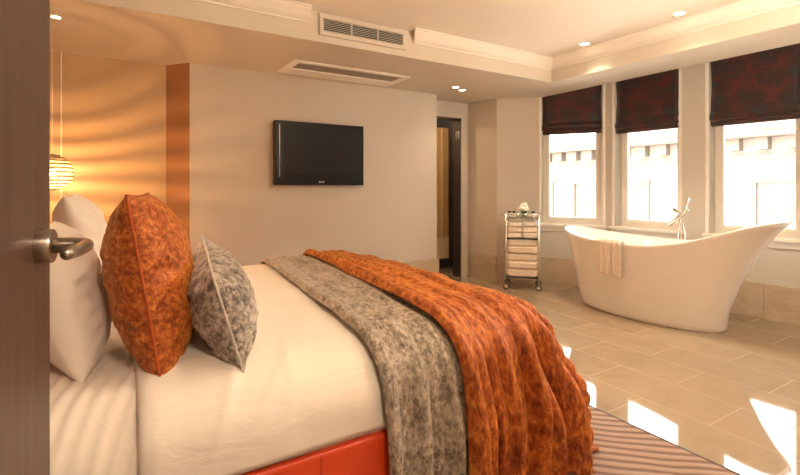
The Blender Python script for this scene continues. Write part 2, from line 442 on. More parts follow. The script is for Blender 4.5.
# ---- skirting tiles
SK = .325
def skirt(name, A, B, y1=.022, ext=0, flip=False):
    M, L = facet_matrix(A, B); bm = BM(); x = 0
    while x < L - .01:
        x2 = min(L, x + .60); box(bm, x + .0012, x2 - .0012, 0, y1, .0, SK, M, .002, 1); x = x2
    return struct(name, bm, 'skirting_tile')
skirt('baseboard_back', (3.38, 4.6), (.6, 4.6))
bm = BM(); box(bm, 3.36, 3.382, 4.58, 4.72, 0, SK); struct('baseboard_end', bm, 'skirting_tile')
bm = BM(); M_, L_ = facet_matrix((4.10, 4.845), (4.18, 4.414)); box(bm, 0, L_, 0, .02, 0, SK, M_); struct('baseboard_side', bm, 'skirting_tile')
skirt('baseboard_corner', P[0], P[1]); skirt('baseboard_bay', P[1], P[2]); skirt('baseboard_bay_middle', P[2], P[3]); skirt('baseboard_right', P[3], P[4])
skirt('baseboard_bay_end', P[4], P[5])

# ---- cornice (swept profile) on recess edge
PR = [(0, FACE), (.012, FACE), (.014, FACE + .012), (.03, FACE + .018), (.05, FACE + .034), (.068, FACE + .058), (.084, FACE + .076), (.088, FACE + .09), (.10, FACE + .093), (.10, CEIL + .001), (0, CEIL + .001)]
def sweep(bm, secs):
    rings = []
    for x, y, dx, dy in secs:
        rings.append([bm.verts.new((x + dx * o, y + dy * o, z)) for o, z in PR])
    n = len(PR)
    for A, B in zip(rings, rings[1:]):
        for k in range(n): bm.faces.new((A[k], A[(k + 1) % n], B[(k + 1) % n], B[k]))
    bm.faces.new(rings[0]); bm.faces.new(rings[-1][::-1])
bm = BM(); sweep(bm, [(-.62, 3.41, 0, -1), (1.26, 3.41, 0, -1)]); struct('trim_7', bm, 'ceiling_paint')
bm = BM(); sweep(bm, [(2.24, 3.41, -.45, -1), (4.03, 3.41, -1, -1), (4.03, .1, -1, 0)]); struct('trim_8', bm, 'ceiling_paint')

# ------------------------------------------------------------------ ceiling fittings
t = thing('air_vent', 'long beige slatted air grille on the raised ceiling edge', 'vent', (1.75, 3.41, 2.40))
bm = BM()
X0, X1, Z0, Z1 = 1.35, 2.15, 2.398, 2.565; fw = .035
box(bm, X0, X1, 3.385, 3.409, Z0, Z0 + fw, bev=.004); box(bm, X0, X1, 3.385, 3.409, Z1 - fw, Z1, bev=.004)
box(bm, X0, X0 + fw, 3.385, 3.409, Z0 + fw, Z1 - fw, bev=.004); box(bm, X1 - fw, X1, 3.385, 3.409, Z0 + fw, Z1 - fw, bev=.004)
obj('frame', bm, 'soffit_paint', t)
bm = BM(); box(bm, X0 + fw, X1 - fw, 3.403, 3.409, Z0 + fw, Z1 - fw); obj('backing', bm, 'grille_dark', t)
bm = BM()
for k in range(7):
    z = Z0 + fw + .007 + k * (Z1 - Z0 - 2 * fw - .012) / 6
    box(bm, -(X1 - X0) / 2 + fw, (X1 - X0) / 2 - fw, -.007, .007, -.0016, .0016, Matrix.Translation(((X0 + X1) / 2, 3.396, z)) @ Matrix.Rotation(.5, 4, 'X'))
for k in (1, 2):
    x = lerp(X0 + fw, X1 - fw, k / 3); box(bm, x - .006, x + .006, 3.389, 3.403, Z0 + fw, Z1 - fw)
obj('slats', bm, 'grille_metal', t)
t = thing('air_conditioning_slot', 'long white framed air slot in lowered ceiling above television', 'vent', (1.95, 4.22, SOF - .02))
bm = BM(); X0, X1, Y0, Y1 = 1.34, 2.58, 3.98, 4.47
a, b_, c_, d_ = X0 + .07, X1 - .07, Y0 + .05, Y1 - .20
box(bm, X0, X1, Y0, c_, SOF - .018, SOF - .001, bev=.004); box(bm, X0, X1, d_, Y1, SOF - .018, SOF - .001, bev=.004)
box(bm, X0, a, c_, d_, SOF - .018, SOF - .001, bev=.004); box(bm, b_, X1, c_, d_, SOF - .018, SOF - .001, bev=.004)
obj('frame', bm, 'white_paint', t)
bm = BM(); box(bm, a, b_, c_, d_, SOF - .004, SOF - .001); obj('slot', bm, 'slot_grey', t)

def downlight(x, y, z, lab, power=14, size=.05, grp='recessed ceiling spotlights', spot=True, blend=.9, cone=110):
    t = thing('recessed_spotlight', lab, 'spotlight', (x, y, z - .004), 0, grp)
    bm = BM(); lathe(bm, [(size * .78, z - .001), (size * .78, z - .004), (size, z - .006), (size * 1.02, z - .001)], 28, Matrix.Translation((x, y, 0)), cap=False)
    obj('trim_ring', bm, 'chrome', t, smooth=True)
    bm = BM(); lathe(bm, [(size * .78, z - .0035), (size * .4, z - .003), (.001, z - .0028)], 24, Matrix.Translation((x, y, 0)), cap=False); obj('lens', bm, 'lamp_glow', t)
    l = bpy.data.lights.new('spotlight_lamp', 'SPOT'); l.energy = power; l.color = (1, .74, .50); l.shadow_soft_size = .04
    l.spot_size = math.radians(cone); l.spot_blend = blend
    lo = bpy.data.objects.new('spotlight_lamp', l); C.objects.link(lo); lo.parent = t; lo.location = (0, 0, -.02)
downlight(3.82, 2.84, CEIL, 'small recessed ceiling spotlight nearest the room corner, over the bath', 30)
downlight(3.79, 1.95, CEIL, 'small recessed ceiling spotlight nearest the top edge of the photo', 30)
downlight(-.34, 3.83, SOF, 'small recessed spotlight in low ceiling above the bedside lantern', 14, .034)
downlight(3.29, 4.14, SOF, 'left one of the twin recessed spotlights before the dark doorway', 4, .042, 'twin spotlights by the doorway')
downlight(3.45, 4.22, SOF, 'right one of the twin recessed spotlights before the dark doorway', 4, .042, 'twin spotlights by the doorway')
l = bpy.data.lights.new('hall_fill', 'AREA'); l.energy = 22; l.color = (1, .80, .60); l.shape = 'DISK'; l.size = .5  # unseen fill light added behind the camera's doorway, no fixture
lo = bpy.data.objects.new('hall_fill', l); C.objects.link(lo); lo.location = (.35, -.8, 2.45)
l = bpy.data.lights.new('closet_fill', 'POINT'); l.energy = 6; l.color = (1, .72, .4); l.shadow_soft_size = .05  # bare light added to brighten the far door panel
lo = bpy.data.objects.new('closet_fill', l); C.objects.link(lo); lo.location = (3.3, 5.2, 2.2)
# added fill spotlights, out of view, to lift the light on the bed
for (x, y) in ((.6, 2.9), (.6, 1.4), (2.2, 1.0)):
    downlight(x, y, CEIL, 'small recessed ceiling spotlight over the bed, added as unseen fill', 11, grp='added fill spotlights over the bed')

t = thing('fill_uplighter', 'added slim steel uplighter, out of view by the entrance wall', 'fill lamp', (2.5, .42, 0))  # unseen uplighter, added to brighten the ceiling
bm = BM(); lathe(bm, [(.001, .0), (.13, .0), (.13, .02), (.02, .03), (.001, .03)], 28, Matrix.Translation((2.5, .42, 0))); obj('base', bm, 'brushed_steel', t, smooth=False)
bm = BM(); tube(bm, [(2.5, .42, .03), (2.5, .42, 1.72)], .012, 12); obj('pole', bm, 'brushed_steel', t, smooth=True)
bm = BM(); lathe(bm, [(.02, 1.72), (.08, 1.75), (.15, 1.83), (.155, 1.84), (.145, 1.835), (.075, 1.765), (.001, 1.755)], 32, Matrix.Translation((2.5, .42, 0)), cap=False); obj('bowl', bm, 'brushed_steel', t, smooth=True)
l = bpy.data.lights.new('fill_uplighter_lamp', 'POINT'); l.energy = 76; l.color = (1, .82, .62); l.shadow_soft_size = .05
lo = bpy.data.objects.new('fill_uplighter_lamp', l); C.objects.link(lo); lo.parent = t; lo.location = (0, 0, 1.82)

# ------------------------------------------------------------------ television
t = thing('television', 'black flat television on a bracket on the beige wall', 'television', (1.8165, 4.5, 1.23))
bm = BM(); box(bm, 1.328, 2.305, 4.50, 4.565, 1.23, 1.87, bev=.008, seg=3); obj('casing', bm, 'gloss_black', t)
bm = BM(); box(bm, 1.41, 2.262, 4.494, 4.502, 1.325, 1.815, bev=.002); obj('screen', bm, 'screen_black', t)
bm = BM(); box(bm, 1.372, 1.378, 4.496, 4.501, 1.31, 1.83); obj('bezel_reflection', bm, 'reflection_grey', t, label='bezel reflection left of the screen, as a thin silver strip')  # reflection on the bezel, put in as a silver strip
bm = BM(); 
lathe(bm, [(.001, 0), (.011, 0), (.011, .004), (.001, .004)], 20, Matrix.Translation((1.795, 4.501, 1.262)) @ Matrix.Rotation(PI / 2, 4, 'X'))
for k, x in enumerate((1.815, 1.832)): box(bm, x, x + .012, 4.497, 4.501, 1.254, 1.270)
obj('maker_mark', bm, 'cream_label', t)
bm = BM(); box(bm, 1.70, 1.94, 4.565, 4.5995, 1.42, 1.68, bev=.004); obj('wall_bracket', bm, 'dark_frame', t)

# ------------------------------------------------------------------ entrance door
E = Vector((-.0927, .955, 0)); dH = Vector((-.141, -.99, 0)).normalized(); N = Vector((.99, -.141, 0)).normalized()
MD = Matrix(((dH.x, N.x, 0, E.x), (dH.y, N.y, 0, E.y), (0, 0, 1, 0), (0, 0, 0, 1)))   # x toward hinge, y out of face
d1 = struct_root('door_1', (E.x, E.y, 0))
bm = BM(); box(bm, 0, .80, -.044, 0, .012, 2.08, MD, .0015, 1); obj('leaf', bm, 'door_veneer', d1)
HZ = 1.119; hx = .062
bm = BM(); R = MD @ Matrix.Translation((hx, 0, HZ)) @ Matrix.Rotation(-PI / 2, 4, 'X')
lathe(bm, [(.001, 0), (.0262, 0), (.0265, .002), (.0265, .0165), (.0255, .0195), (.0235, .0205), (.014, .0205), (.001, .0205)], 40, R)
rose = obj('handle_rose', bm, 'brushed_steel', d1, smooth=False)
for p in rose.data.polygons: p.use_smooth = True
mm = rose.modifiers.new('e', 'EDGE_SPLIT'); mm.split_angle = .6
bm = BM(); pts = []; rr = []
for (a, o_, z, r) in ((hx, .019, HZ, .0125), (hx, .035, HZ, .0122), (hx, .048, HZ, .0115), (hx + .004, .058, HZ + .0005, .0105), (hx + .014, .065, HZ + .001, .0098), (hx + .03, .068, HZ + .001, .0095), (hx + .075, .067, HZ, .009), (hx + .115, .062, HZ, .0085), (hx + .122, .061, HZ, .006)):
    pts.append(MD @ Vector((a, o_, z))); rr.append(r)
tube(bm, pts, rr, 20)
obj('handle_lever', bm, 'brushed_steel', d1, smooth=True)
bm = BM(); box(bm, -.003, 0, -.036, -.008, 1.02, 1.22, MD); obj('latch_plate', bm, 'brushed_steel', d1)

# ------------------------------------------------------------------ bed
XH, XF, YN, YF, TZ, RR = -.36, 1.68, 1.42, 3.60, .63, .21
def drape(p, q, off=0.0, flare=.12, foot=True, seed=0.0, fold=0.0, ff=9.0):
    R = RR
    dp = max(0, p - (XF - R)) if foot else 0
    if q < YN + R: dq = q - (YN + R)
    elif q > YF - R: dq = q - (YF - R)
    else: dq = 0
    d = math.hypot(dp, dq)
    bx, by = min(p, XF - R) if foot else p, min(max(q, YN + R), YF - R)
    cxn, cyn = (dp / d, dq / d) if d > 1e-6 else (0, 0)
    dome = .028 * (1 - ((by - 2.5) / 1.2) ** 2) * (1 if True else 0)
    top = TZ + off + max(0, dome)
    q4 = R * PI / 2
    if d < q4:
        a = d / R; h = (R + off) * math.sin(a); z = top - R * (1 - math.cos(a)); nh, nzv = math.sin(a), math.cos(a)
    else:
        e = d - q4; h = R + off + flare * (min(e, .20) + .25 * max(0, min(e, .40) - .2)) * (1 + 1.7 * (4 * (cxn * cyn) ** 2)); z = top - R - e; nh, nzv = 1, 0
    return Vector((bx + cxn * h, by + cyn * h, z)), Vector((cxn * nh, cyn * nh, nzv)), d

bed = thing('bed', 'large double bed with red leather base, white bedding', 'bed', (.66, 2.5, 0))
# upholstered base
bm = BM(); box(bm, XH, XF + .02, YN - .01, YN + .05, .07, .344, bev=.014, seg=3); box(bm, XH, XF + .02, YF - .05, YF + .01, .07, .344, bev=.014, seg=3)
box(bm, XF - .04, XF + .02, YN, YF, .07, .344, bev=.014, seg=3)
obj('bed_rail', bm, 'red_leather', bed, smooth=False)
bm = BM(); box(bm, .565, .570, YN - .0115, YN - .009, .08, .335); obj('seam', bm, 'headboard_leather', bed)
bm = BM(); box(bm, XH, XF - .04, YN + .05, YF - .05, .12, .34); obj('slat_base', bm, 'linen_dark', bed)
bm = BM()
for x in (-.2, 1.5):
    for y in (1.6, 3.4): pass
for (x, y) in ((-.2, 1.6), (-.2, 3.4), (1.5, 1.6), (1.5, 3.4)):
    b2 = BM(); tube(b2, [(x, y, 0.012), (x, y, .13)], .03, 14); obj('leg', b2, 'dark_frame', bed, smooth=False)
bm.free()
bm = BM(); box(bm, -.60, -.40, YN - .05, YF + .05, .01, 1.05, bev=.03, seg=4); obj('headboard', bm, 'headboard_leather', bed)
# mattress with fitted sheet
bm = BM()
LQ = RR * PI / 2 + .08
def f_(u, v):
    p = lerp(XH - .02, XF - RR + .05, u); q = lerp(YN + RR - LQ, YF - RR + LQ, v)
    P_, n, d = drape(p, q, -.018, 0.02, False)
    w = .004 * nz(p * 5, q * 5, 1)
    if q < YN + RR + .35 and p < .3:
        k = min(1, (YN + RR + .35 - q) / .3)
        w += k * (.006 * math.sin((p - .25 * (q - 1.2)) * 130 + 3 * nz(p * 4, q * 2, 3)) * (.35 + .65 * abs(nz(p * 6, q * 1.5, 8)) * 2))
    P_ = P_ + n * w
    return P_
grid(bm, f_, 330, 120)
o = obj('fitted_sheet', bm, 'cotton', bed, smooth=True); solid(o, .012, -1)
bm = BM(); box(bm, XH, XF - .06, YN + .04, YF - .04, .342, .580, bev=.13, seg=5); obj('mattress', bm, 'cotton', bed, smooth=False)
# duvet
bm = BM(); LD = RR * PI / 2 + .07
def f_(u, v):
    p = lerp(.05, XF - RR + LD, u); q = lerp(YN + RR - LD, YF - RR + LD, v)
    P_, n, d = drape(p, q, .004, .03, True)
    edge = min(u * 45, 1)
    w = .014 * nz(p * 2.3, q * 2.3, 4) + .004 * nz(p * 9, q * 6, 9) - .012 * (1 - edge)
    hang = max(0, d - RR)
    w += (.018 if p < .7 else .018 - .03 * min(1, (p - .7) * 6)) * math.sin(min(1, max(0, d - .1) / .33) * PI) * (1 if q < 2.5 else .5)
    # small pull creases
    for (cx_, cy_, ang, amp) in ((.30, 1.47, 1.2, .010), (.42, 1.44, .9, .008), (.22, 1.85, .4, .006), (.5, 1.55, 1.35, .007)):
        a = (p - cx_) * math.cos(ang) + (q - cy_) * math.sin(ang); c = -(p - cx_) * math.sin(ang) + (q - cy_) * math.cos(ang)
        w += amp * math.exp(-(a / .14) ** 2 - (c / .018) ** 2)
    if p - .05 < .012: w -= .012
    return P_ + n * w
grid(bm, f_, 150, 150)
duvet = obj('duvet', bm, 'cotton', bed, smooth=True); solid(duvet, .02, -1)

# throws
def throw(name, pmin, pmax, off, foldamp, seed, mat, lab, hangn, hangf, foot, hem, flare, nu, nv, thick):
    bm = BM()
    def f_(u, v):
        q = lerp(YN + RR - RR * PI / 2 - hangn, YF - RR + RR * PI / 2 + hangf, v)
        pl = table(q, pmin); ph = table(q, pmax); p = lerp(pl, ph, u)
        P_, n, d = drape(p, q, off, flare, foot)
        hang = max(0, d - RR * .9)
        top_amp = foldamp * .35
        A = min(1, hang / .35)
        sc_ = (p - pl)
        wv = math.sin(sc_ * 42 + 2.2 * nz(q * .8, p * 2, seed) + seed) * (.5 + .9 * nz(p * 5, q * .9, seed + 5))
        wv2 = math.sin(sc_ * 95 + 2.5 * nz(q * 1.1, p * 3, seed + 2)) * .35
        if foot and p > XF - RR:      # around the corner folds run down the fall line
            dp = p - (XF - RR); dq = YN + RR - q
            if dq > 0:
                th = math.atan2(dp, dq)
                bl_ = min(1, min(dp, dq) / .08)
                w3 = math.sin(th * 15 + .6 + 1.5 * nz(d * 2, th * 2, 3))
                wv = lerp(wv, w3 * 2.0, bl_); wv2 *= (1 - bl_ * .5)
            else:
                w4 = .7 * math.sin(q * 15 + 2 * nz(q * 2, p, 4)); wv = lerp(wv, w4, min(1, dp / .1))
        w = (top_amp + foldamp * A) * (wv + wv2) + .012 * nz(p * 4, q * 3, seed + 9) * (1 + A)
        e = (p - pl)                       # rolled hem at the pillow side
        if e < hem: w += .014 * math.sin(min(1, e / hem) * PI)
        if u < .012: w -= .012
        w = max(w, -.012 - off * .3)
        if not foot and p > table(q, [(1.2, 1.135), (1.6, 1.10), (2.4, 1.17), (3.5, 1.27)]) - .03: w = min(w, .0)
        P_ = P_ + n * w; P_.z = max(P_.z, .024 + .01 * max(0, -P_.z))
        return P_
    grid(bm, f_, nu, nv)
    o = obj(name, bm, mat, None, smooth=True, loc=(1.2, 2.5, .65)); solid(o, thick, 0)
    return o
gr = throw('grey_throw', [(1.2, .80), (1.6, .775), (2.4, .83), (3.5, .935)], [(1.2, 1.26), (1.6, 1.24), (2.4, 1.28), (3.5, 1.40)], .032, .028, 2.0, 'velvet_throw_grey', '', .48, .2, False, .07, .10, 90, 240, .012)
tag(gr, 'crushed grey velvet throw across the bed beside the orange one', 'throw')
og = throw('orange_throw', [(1.2, 1.135), (1.6, 1.10), (2.4, 1.17), (3.5, 1.27)], [(1.2, 2.23), (3.5, 2.12)], .060, .034, 5.3, 'velvet_throw_orange', '', .58, .2, True, .06, .19, 240, 280, .014)
tag(og, 'burnt orange crushed velvet throw draped over the foot of the bed', 'throw')

# ------------------------------------------------------------------ pillows and cushions
def cushion(name, w, h, th, M, mat, lab, cat, pipe=None, seed=0, pinch=.06, ex=.62, wr=.006, group=None, plump=1.0, sag=0, n=56):
    """local frame: x = width, y = thickness normal, z = height from base edge"""
    loc = M.translation.copy()
    t = thing(name, lab, cat, loc, 0, group) if pipe else None
    bm = BM()
    def outline(u, v):     # u,v in -1..1, edges pulled in between the corners
        x = u * w / 2 * (1 - pinch * (1 - v * v)) ; z = v * h / 2 * (1 - pinch * (1 - u * u))
        return x, z
    def pt(u, v, s):
        x, z = outline(u, v)
        e = max(0, (1 - abs(u) ** 2.4) * (1 - abs(v) ** 2.4)) ** ex
        y = s * th / 2 * e
        y += s * wr * e ** .5 * (nz(u * 3 + seed, v * 3, s) + .7 * nz(u * 8, v * 8 + seed, s)) * 2
        # radial pull wrinkles near the seam
        r = max(abs(u), abs(v))
        a = math.atan2(v, u)
        y += s * wr * .9 * math.sin(a * 22 + seed + 3 * nz(u * 2, v * 2, seed)) * math.exp(-((r - .8) / .14) ** 2)
        z2 = z - sag * (1 - e) * 0 - sag * max(0, v) * abs(u) * .2
        return M @ Vector((x, y, z2 + h / 2))
    idx = {}
    for s in (1, -1):
        for i in range(n + 1):
            for j in range(n + 1):
                b_ = i in (0, n) or j in (0, n)
                k = (i, j, 0 if b_ else s)
                if k not in idx:
                    uu = math.sin((i / n * 2 - 1) * PI / 2) * .6 + (i / n * 2 - 1) * .4; vv = math.sin((j / n * 2 - 1) * PI / 2) * .6 + (j / n * 2 - 1) * .4
                    if b_:
                        x, z = outline(uu, vv); idx[k] = bm.verts.new(M @ Vector((x, 0, z + h / 2)))
                    else: idx[k] = bm.verts.new(pt(uu, vv, s))
        for i in range(n):
            for j in range(n):
                q = [idx[(a, b_, 0 if (a in (0, n) or b_ in (0, n)) else s)] for a, b_ in ((i, j), (i + 1, j), (i + 1, j + 1), (i, j + 1))]
                try: bm.faces.new(q if s > 0 else q[::-1])
                except ValueError: pass
    if not pipe:
        o = obj(name, bm, mat, None, smooth=True, loc=loc); return tag(o, lab, cat, group)
    obj('cover', bm, mat, t, smooth=True)
    bm = BM(); pts = []
    K = 26
    for k in range(K): x, z = outline(-1 + 2 * k / K, -1); pts.append(M @ Vector((x, 0, z + h / 2)))
    for k in range(K): x, z = outline(1, -1 + 2 * k / K); pts.append(M @ Vector((x, 0, z + h / 2)))
    for k in range(K): x, z = outline(1 - 2 * k / K, 1); pts.append(M @ Vector((x, 0, z + h / 2)))
    for k in range(K): x, z = outline(-1, 1 - 2 * k / K); pts.append(M @ Vector((x, 0, z + h / 2)))
    tube(bm, pts, .0045, 8, closed=True)
    obj('piping', bm, pipe, t, smooth=True)
    return t
def frame(origin, yaw, lean, roll=0):
    """origin = middle of base edge; yaw turns width axis from +Y (clockwise toward +X); lean tips top toward -X"""
    xw = Vector((math.sin(yaw), math.cos(yaw), 0)); nn = Vector((math.cos(yaw), -math.sin(yaw), 0))
    up = (Vector((0, 0, 1)) * math.cos(lean) - nn * math.sin(lean)); n2 = nn * math.cos(lean) + Vector((0, 0, 1)) * math.sin(lean)
    M = Matrix(((xw.x, n2.x, up.x, origin[0]), (xw.y, n2.y, up.y, origin[1]), (xw.z, n2.z, up.z, origin[2]), (0, 0, 0, 1)))
    return M @ Matrix.Rotation(roll, 4, 'Y')
cushion('velvet_cushion', .53, .585, .262, frame((.16, 1.82, .608), .16, .16), 'velvet_orange', 'large burnt orange crushed velvet cushion standing on the bed', 'cushion', 'piping_orange', 2, .03, .55, .007)
cushion('velvet_cushion', .56, .345, .215, frame((.375, 1.79, .645), .13, .28, -.14), 'velvet_grey', 'small grey crushed velvet cushion leaning on the orange one', 'cushion', 'piping_grey', 6, .03, .6, .006)
cushion('pillow', .62, .47, .24, frame((-.085, 1.98, .62), .0, .26), 'pillow_cotton', 'plump white square pillow behind the orange cushion, nearest the door', 'pillow', None, 11, .02, .5, .004)
cushion('pillow', .66, .55, .22, frame((-.05, 2.80, .64), .0, .26), 'pillow_cotton', 'white pillow on the far side of the bed, its corner peeking out', 'pillow', None, 17, .03, .5, .006)

# ------------------------------------------------------------------ rug
t = thing('rug', 'brown and beige wavy striped rug under the bed', 'rug', (1.0, 2.0, 0))
bm = BM(); box(bm, -.55, 2.207, .12, 4.3, .001, .012); obj('pile', bm, 'rug_stripe', t)
bm = BM(); box(bm, 2.207, 2.217, .12, 4.3, .001, .014); obj('edging', bm, 'dark_frame', t)

# ------------------------------------------------------------------ bath tub
tubx = 4.30
LEFT = [(0, 3.19), (.175, 3.245), (.396, 3.28), (.62, 3.335), (.775, 3.39)]
RIGHT = [(0, 1.855), (.10, 1.845), (.2, 1.82), (.39, 1.752), (.57, 1.668), (.68, 1.61), (.775, 1.551), (.86, 1.49), (.943, 1.415)]
RIMZ = [(1.415, .945), (1.507, .922), (1.65, .874), (1.82, .812), (2.01, .748), (2.25, .704), (2.48, .690), (2.7, .693), (2.95, .708), (3.2, .735), (3.39, .772)]
def hermite(x, T):
    n = len(T)
    if x <= T[0][0]: return T[0][1]
    if x >= T[-1][0]: return T[-1][1]
    for i in range(n - 1):
        if T[i][0] <= x <= T[i + 1][0]: break
    def m(k):
        a = T[max(0, k - 1)]; b = T[min(n - 1, k + 1)]; return (b[1] - a[1]) / (b[0] - a[0])
    h_ = T[i + 1][0] - T[i][0]; s = (x - T[i][0]) / h_
    return ((2 * s**3 - 3 * s**2 + 1) * T[i][1] + (s**3 - 2 * s**2 + s) * h_ * m(i) + (-2 * s**3 + 3 * s**2) * T[i + 1][1] + (s**3 - s**2) * h_ * m(i + 1))
def tub_pt(th, s, inset=0.0, zlift=0.0):
    c, sn = math.cos(th), math.sin(th)           # c=+1 -> left tip (large Y)
    ex = 2 / 2.15
    cc = math.copysign(abs(c) ** ex, c); ss = math.copysign(abs(sn) ** ex, sn)
    yr = (3.39 + 1.415) / 2 + (3.39 - 1.415) / 2 * cc
    zr = hermite(yr, RIMZ)
    z = zr * s
    end = cc
    zl = .776 * s; zR = .945 * s
    yl, yR = hermite(zl, LEFT), hermite(zR, RIGHT)
    cy, hy = (yl + yR) / 2, (yl - yR) / 2
    hxw = lerp(.315, .405, s ** 1.3)
    y = cy + (hy - inset) * cc; x = tubx + .02 * (1 - s) + (hxw - inset) * ss
    return Vector((x, y, z + zlift))
tb = thing('bathtub', 'white freestanding slipper bath with one high pointed end', 'bathtub', (4.3, 2.45, 0))
bm = BM(); NT = 120; rings = []
S = [0, .02, .06] + [k / 24 for k in range(2, 25)]
for k, s in enumerate(S):
    ins = .012 if k == 0 else 0
    rings.append([bm.verts.new(tub_pt(2 * PI * i / NT, s, ins)) for i in range(NT)])
rings.append([bm.verts.new(tub_pt(2 * PI * i / NT, 1, .006, .006)) for i in range(NT)])
rings.append([bm.verts.new(tub_pt(2 * PI * i / NT, 1, .018, .006)) for i in range(NT)])
for k in range(0, 17):
    s = 1 - k / 17 * .76
    extra = .026 + .10 * (k / 17) ** 3
    rings.append([bm.verts.new(tub_pt(2 * PI * i / NT, s, extra)) for i in range(NT)])
rings.append([bm.verts.new(tub_pt(2 * PI * i / NT, .22, .20)) for i in range(NT)])
for A, B in zip(rings, rings[1:]):
    for i in range(NT): bm.faces.new((A[i], A[(i + 1) % NT], B[(i + 1) % NT], B[i]))
bm.faces.new(rings[-1]); bm.faces.new(rings[0][::-1])
obj('shell', bm, 'tub_white', tb, smooth=True)
bm = BM(); lathe(bm, [(.001, 0), (.03, 0), (.032, .004), (.001, .006)], 20, Matrix.Translation((4.31, 2.6, .172))); obj('drain', bm, 'chrome', tb, smooth=True)

# tap : freestanding bath filler behind the tub
tp = thing('bath_filler_tap', 'chrome bath filler tap with crossed levers behind the tub', 'tap', (4.79, 2.34, 0))
bm = BM()
for y in (2.395, 2.465): tube(bm, [(4.77, y, 0), (4.77, y, .74), (4.765, lerp(y, 2.43, .7), .90)], .010, 12)
box(bm, 4.72, 4.82, 2.35, 2.51, 0, .012, bev=.004); obj('standpipe', bm, 'chrome', tp, smooth=False)
bm = BM(); tube(bm, [(4.79, 2.375, .995), (4.765, 2.43, .935), (4.70, 2.527, .828)], [.016, .02, .02], 14); obj('spout', bm, 'chrome', tp, smooth=True)
bm = BM(); tube(bm, [(4.765, 2.43, .925), (4.75, 2.505, .992)], [.014, .016], 12); obj('lever', bm, 'chrome', tp, smooth=True)
bm = BM(); tube(bm, [(4.77, 2.395, .965), (4.77, 2.365, 1.105)], [.014, .011], 12); obj('lever', bm, 'chrome', tp, smooth=True)

# towel over the rim
bm = BM()
def towel_sheet(bm, y0, y1, L, off, seed):
    def f_(u, v):
        y = lerp(y0, y1, u)
        th = math.acos(max(-1, min(1, (y - 2.4025) / .9875))); 
        rimp = min((tub_pt(-a, 1) for a in [th - .15 + .01 * k for k in range(31)]), key=lambda q: abs(q.y - y))
        xr, zr = rimp.x, rimp.z
        s = v * (L + .16)
        if s < .12: x = xr + .035 + .02 * (1 - s / .12); z = zr + .008 + off - (.12 - s)
        elif s < .16: k = (s - .12) / .04; x = xr + .035 - .05 * k; z = zr + .012 + off + .006 * math.sin(k * PI)
        else: x = xr - .015 - off - .004 * nz(u * 4, v * 3, seed); z = zr + .012 - (s - .16)
        return Vector((x - .003 * math.sin(u * 14 + seed), y, z))
    grid(bm, f_, 24, 50)
towel_sheet(bm, 2.57, 2.78, .27, .002, 1); towel_sheet(bm, 2.60, 2.73, .30, .014, 2); towel_sheet(bm, 2.50, 2.592, .315, .013, 3)
tw = obj('hand_towel', bm, 'towel', None, smooth=True, loc=(3.9, 2.6, .7)); solid(tw, .008, 0)
tag(tw, 'white hand towel hanging over the front rim of the bath', 'towel')

# ------------------------------------------------------------------ towel trolley
ang = math.atan2(3.72 - 4.02, 4.20 - 3.93)
TR = (4.065, 3.87)
tr = thing('trolley', 'chrome and glass bathroom trolley on castors holding towels', 'trolley', (*TR, 0), ang)
MT = ROOT[tr.name]    # local x along the front, local y away from camera
hw, dp_ = .185, .27
def tl(bm): bm.transform(Matrix.Identity(4)); return bm
k_ = 0
for sx_ in (-1, 1):
    for yy in (0, dp_):
        bm = BM(); tube(bm, [(sx_ * hw, yy, .075), (sx_ * hw, yy, .885)], .011, 14); obj('post', bm, 'chrome', tr, local=True, smooth=True)
        bm = BM()
        for dx in (-.012, .012): lathe(bm, [(.001, -.009), (.033, -.009), (.038, -.005), (.038, .005), (.033, .009), (.001, .009)], 24, Matrix.Translation((sx_ * hw, yy + dx, .039)) @ Matrix.Rotation(PI / 2, 4, 'X'))
        w = obj('castor', bm, 'rubber', tr, local=True, smooth=True)
        bm = BM(); box(bm, sx_ * hw - .006, sx_ * hw + .006, yy - .02, yy + .02, .03, .08, bev=.004); lathe(bm, [(.001, -.026), (.024, -.025), (.024, .025), (.001, .026)], 20, Matrix.Translation((sx_ * hw, yy, .039)) @ Matrix.Rotation(PI / 2, 4, 'X'))
        obj('castor_hub', bm, 'chrome', w, local=True)
for z in (.145, .60, .845):
    bm = BM(); box(bm, -hw + .008, hw - .008, -.012, dp_ + .012, z - .003, z + .004, bev=.001); obj('shelf', bm, 'shelf_glass', tr, local=True)
    bm = BM()
    for yy in (0, dp_): tube(bm, [(-hw, yy, z - .008), (hw, yy, z - .008)], .005, 8)
    for sx_ in (-1, 1): tube(bm, [(sx_ * hw, 0, z - .008), (sx_ * hw, dp_, z - .008)], .005, 8)
    obj('shelf_rail', bm, 'chrome', tr, local=True, smooth=True)
bm = BM()
for sx_ in (-1, 1): tube(bm, [(sx_ * hw, 0, .885), (sx_ * (hw + .05), 0, .888), (sx_ * (hw + .05), dp_, .888), (sx_ * hw, dp_, .885)], .008, 10)
obj('handle', bm, 'chrome', tr, local=True, smooth=True)
bm = BM()
for yy in (0, dp_): tube(bm, [(-hw, yy, .885), (hw, yy, .885)], .005, 8)
obj('guard_rail', bm, 'chrome', tr, local=True, smooth=True)

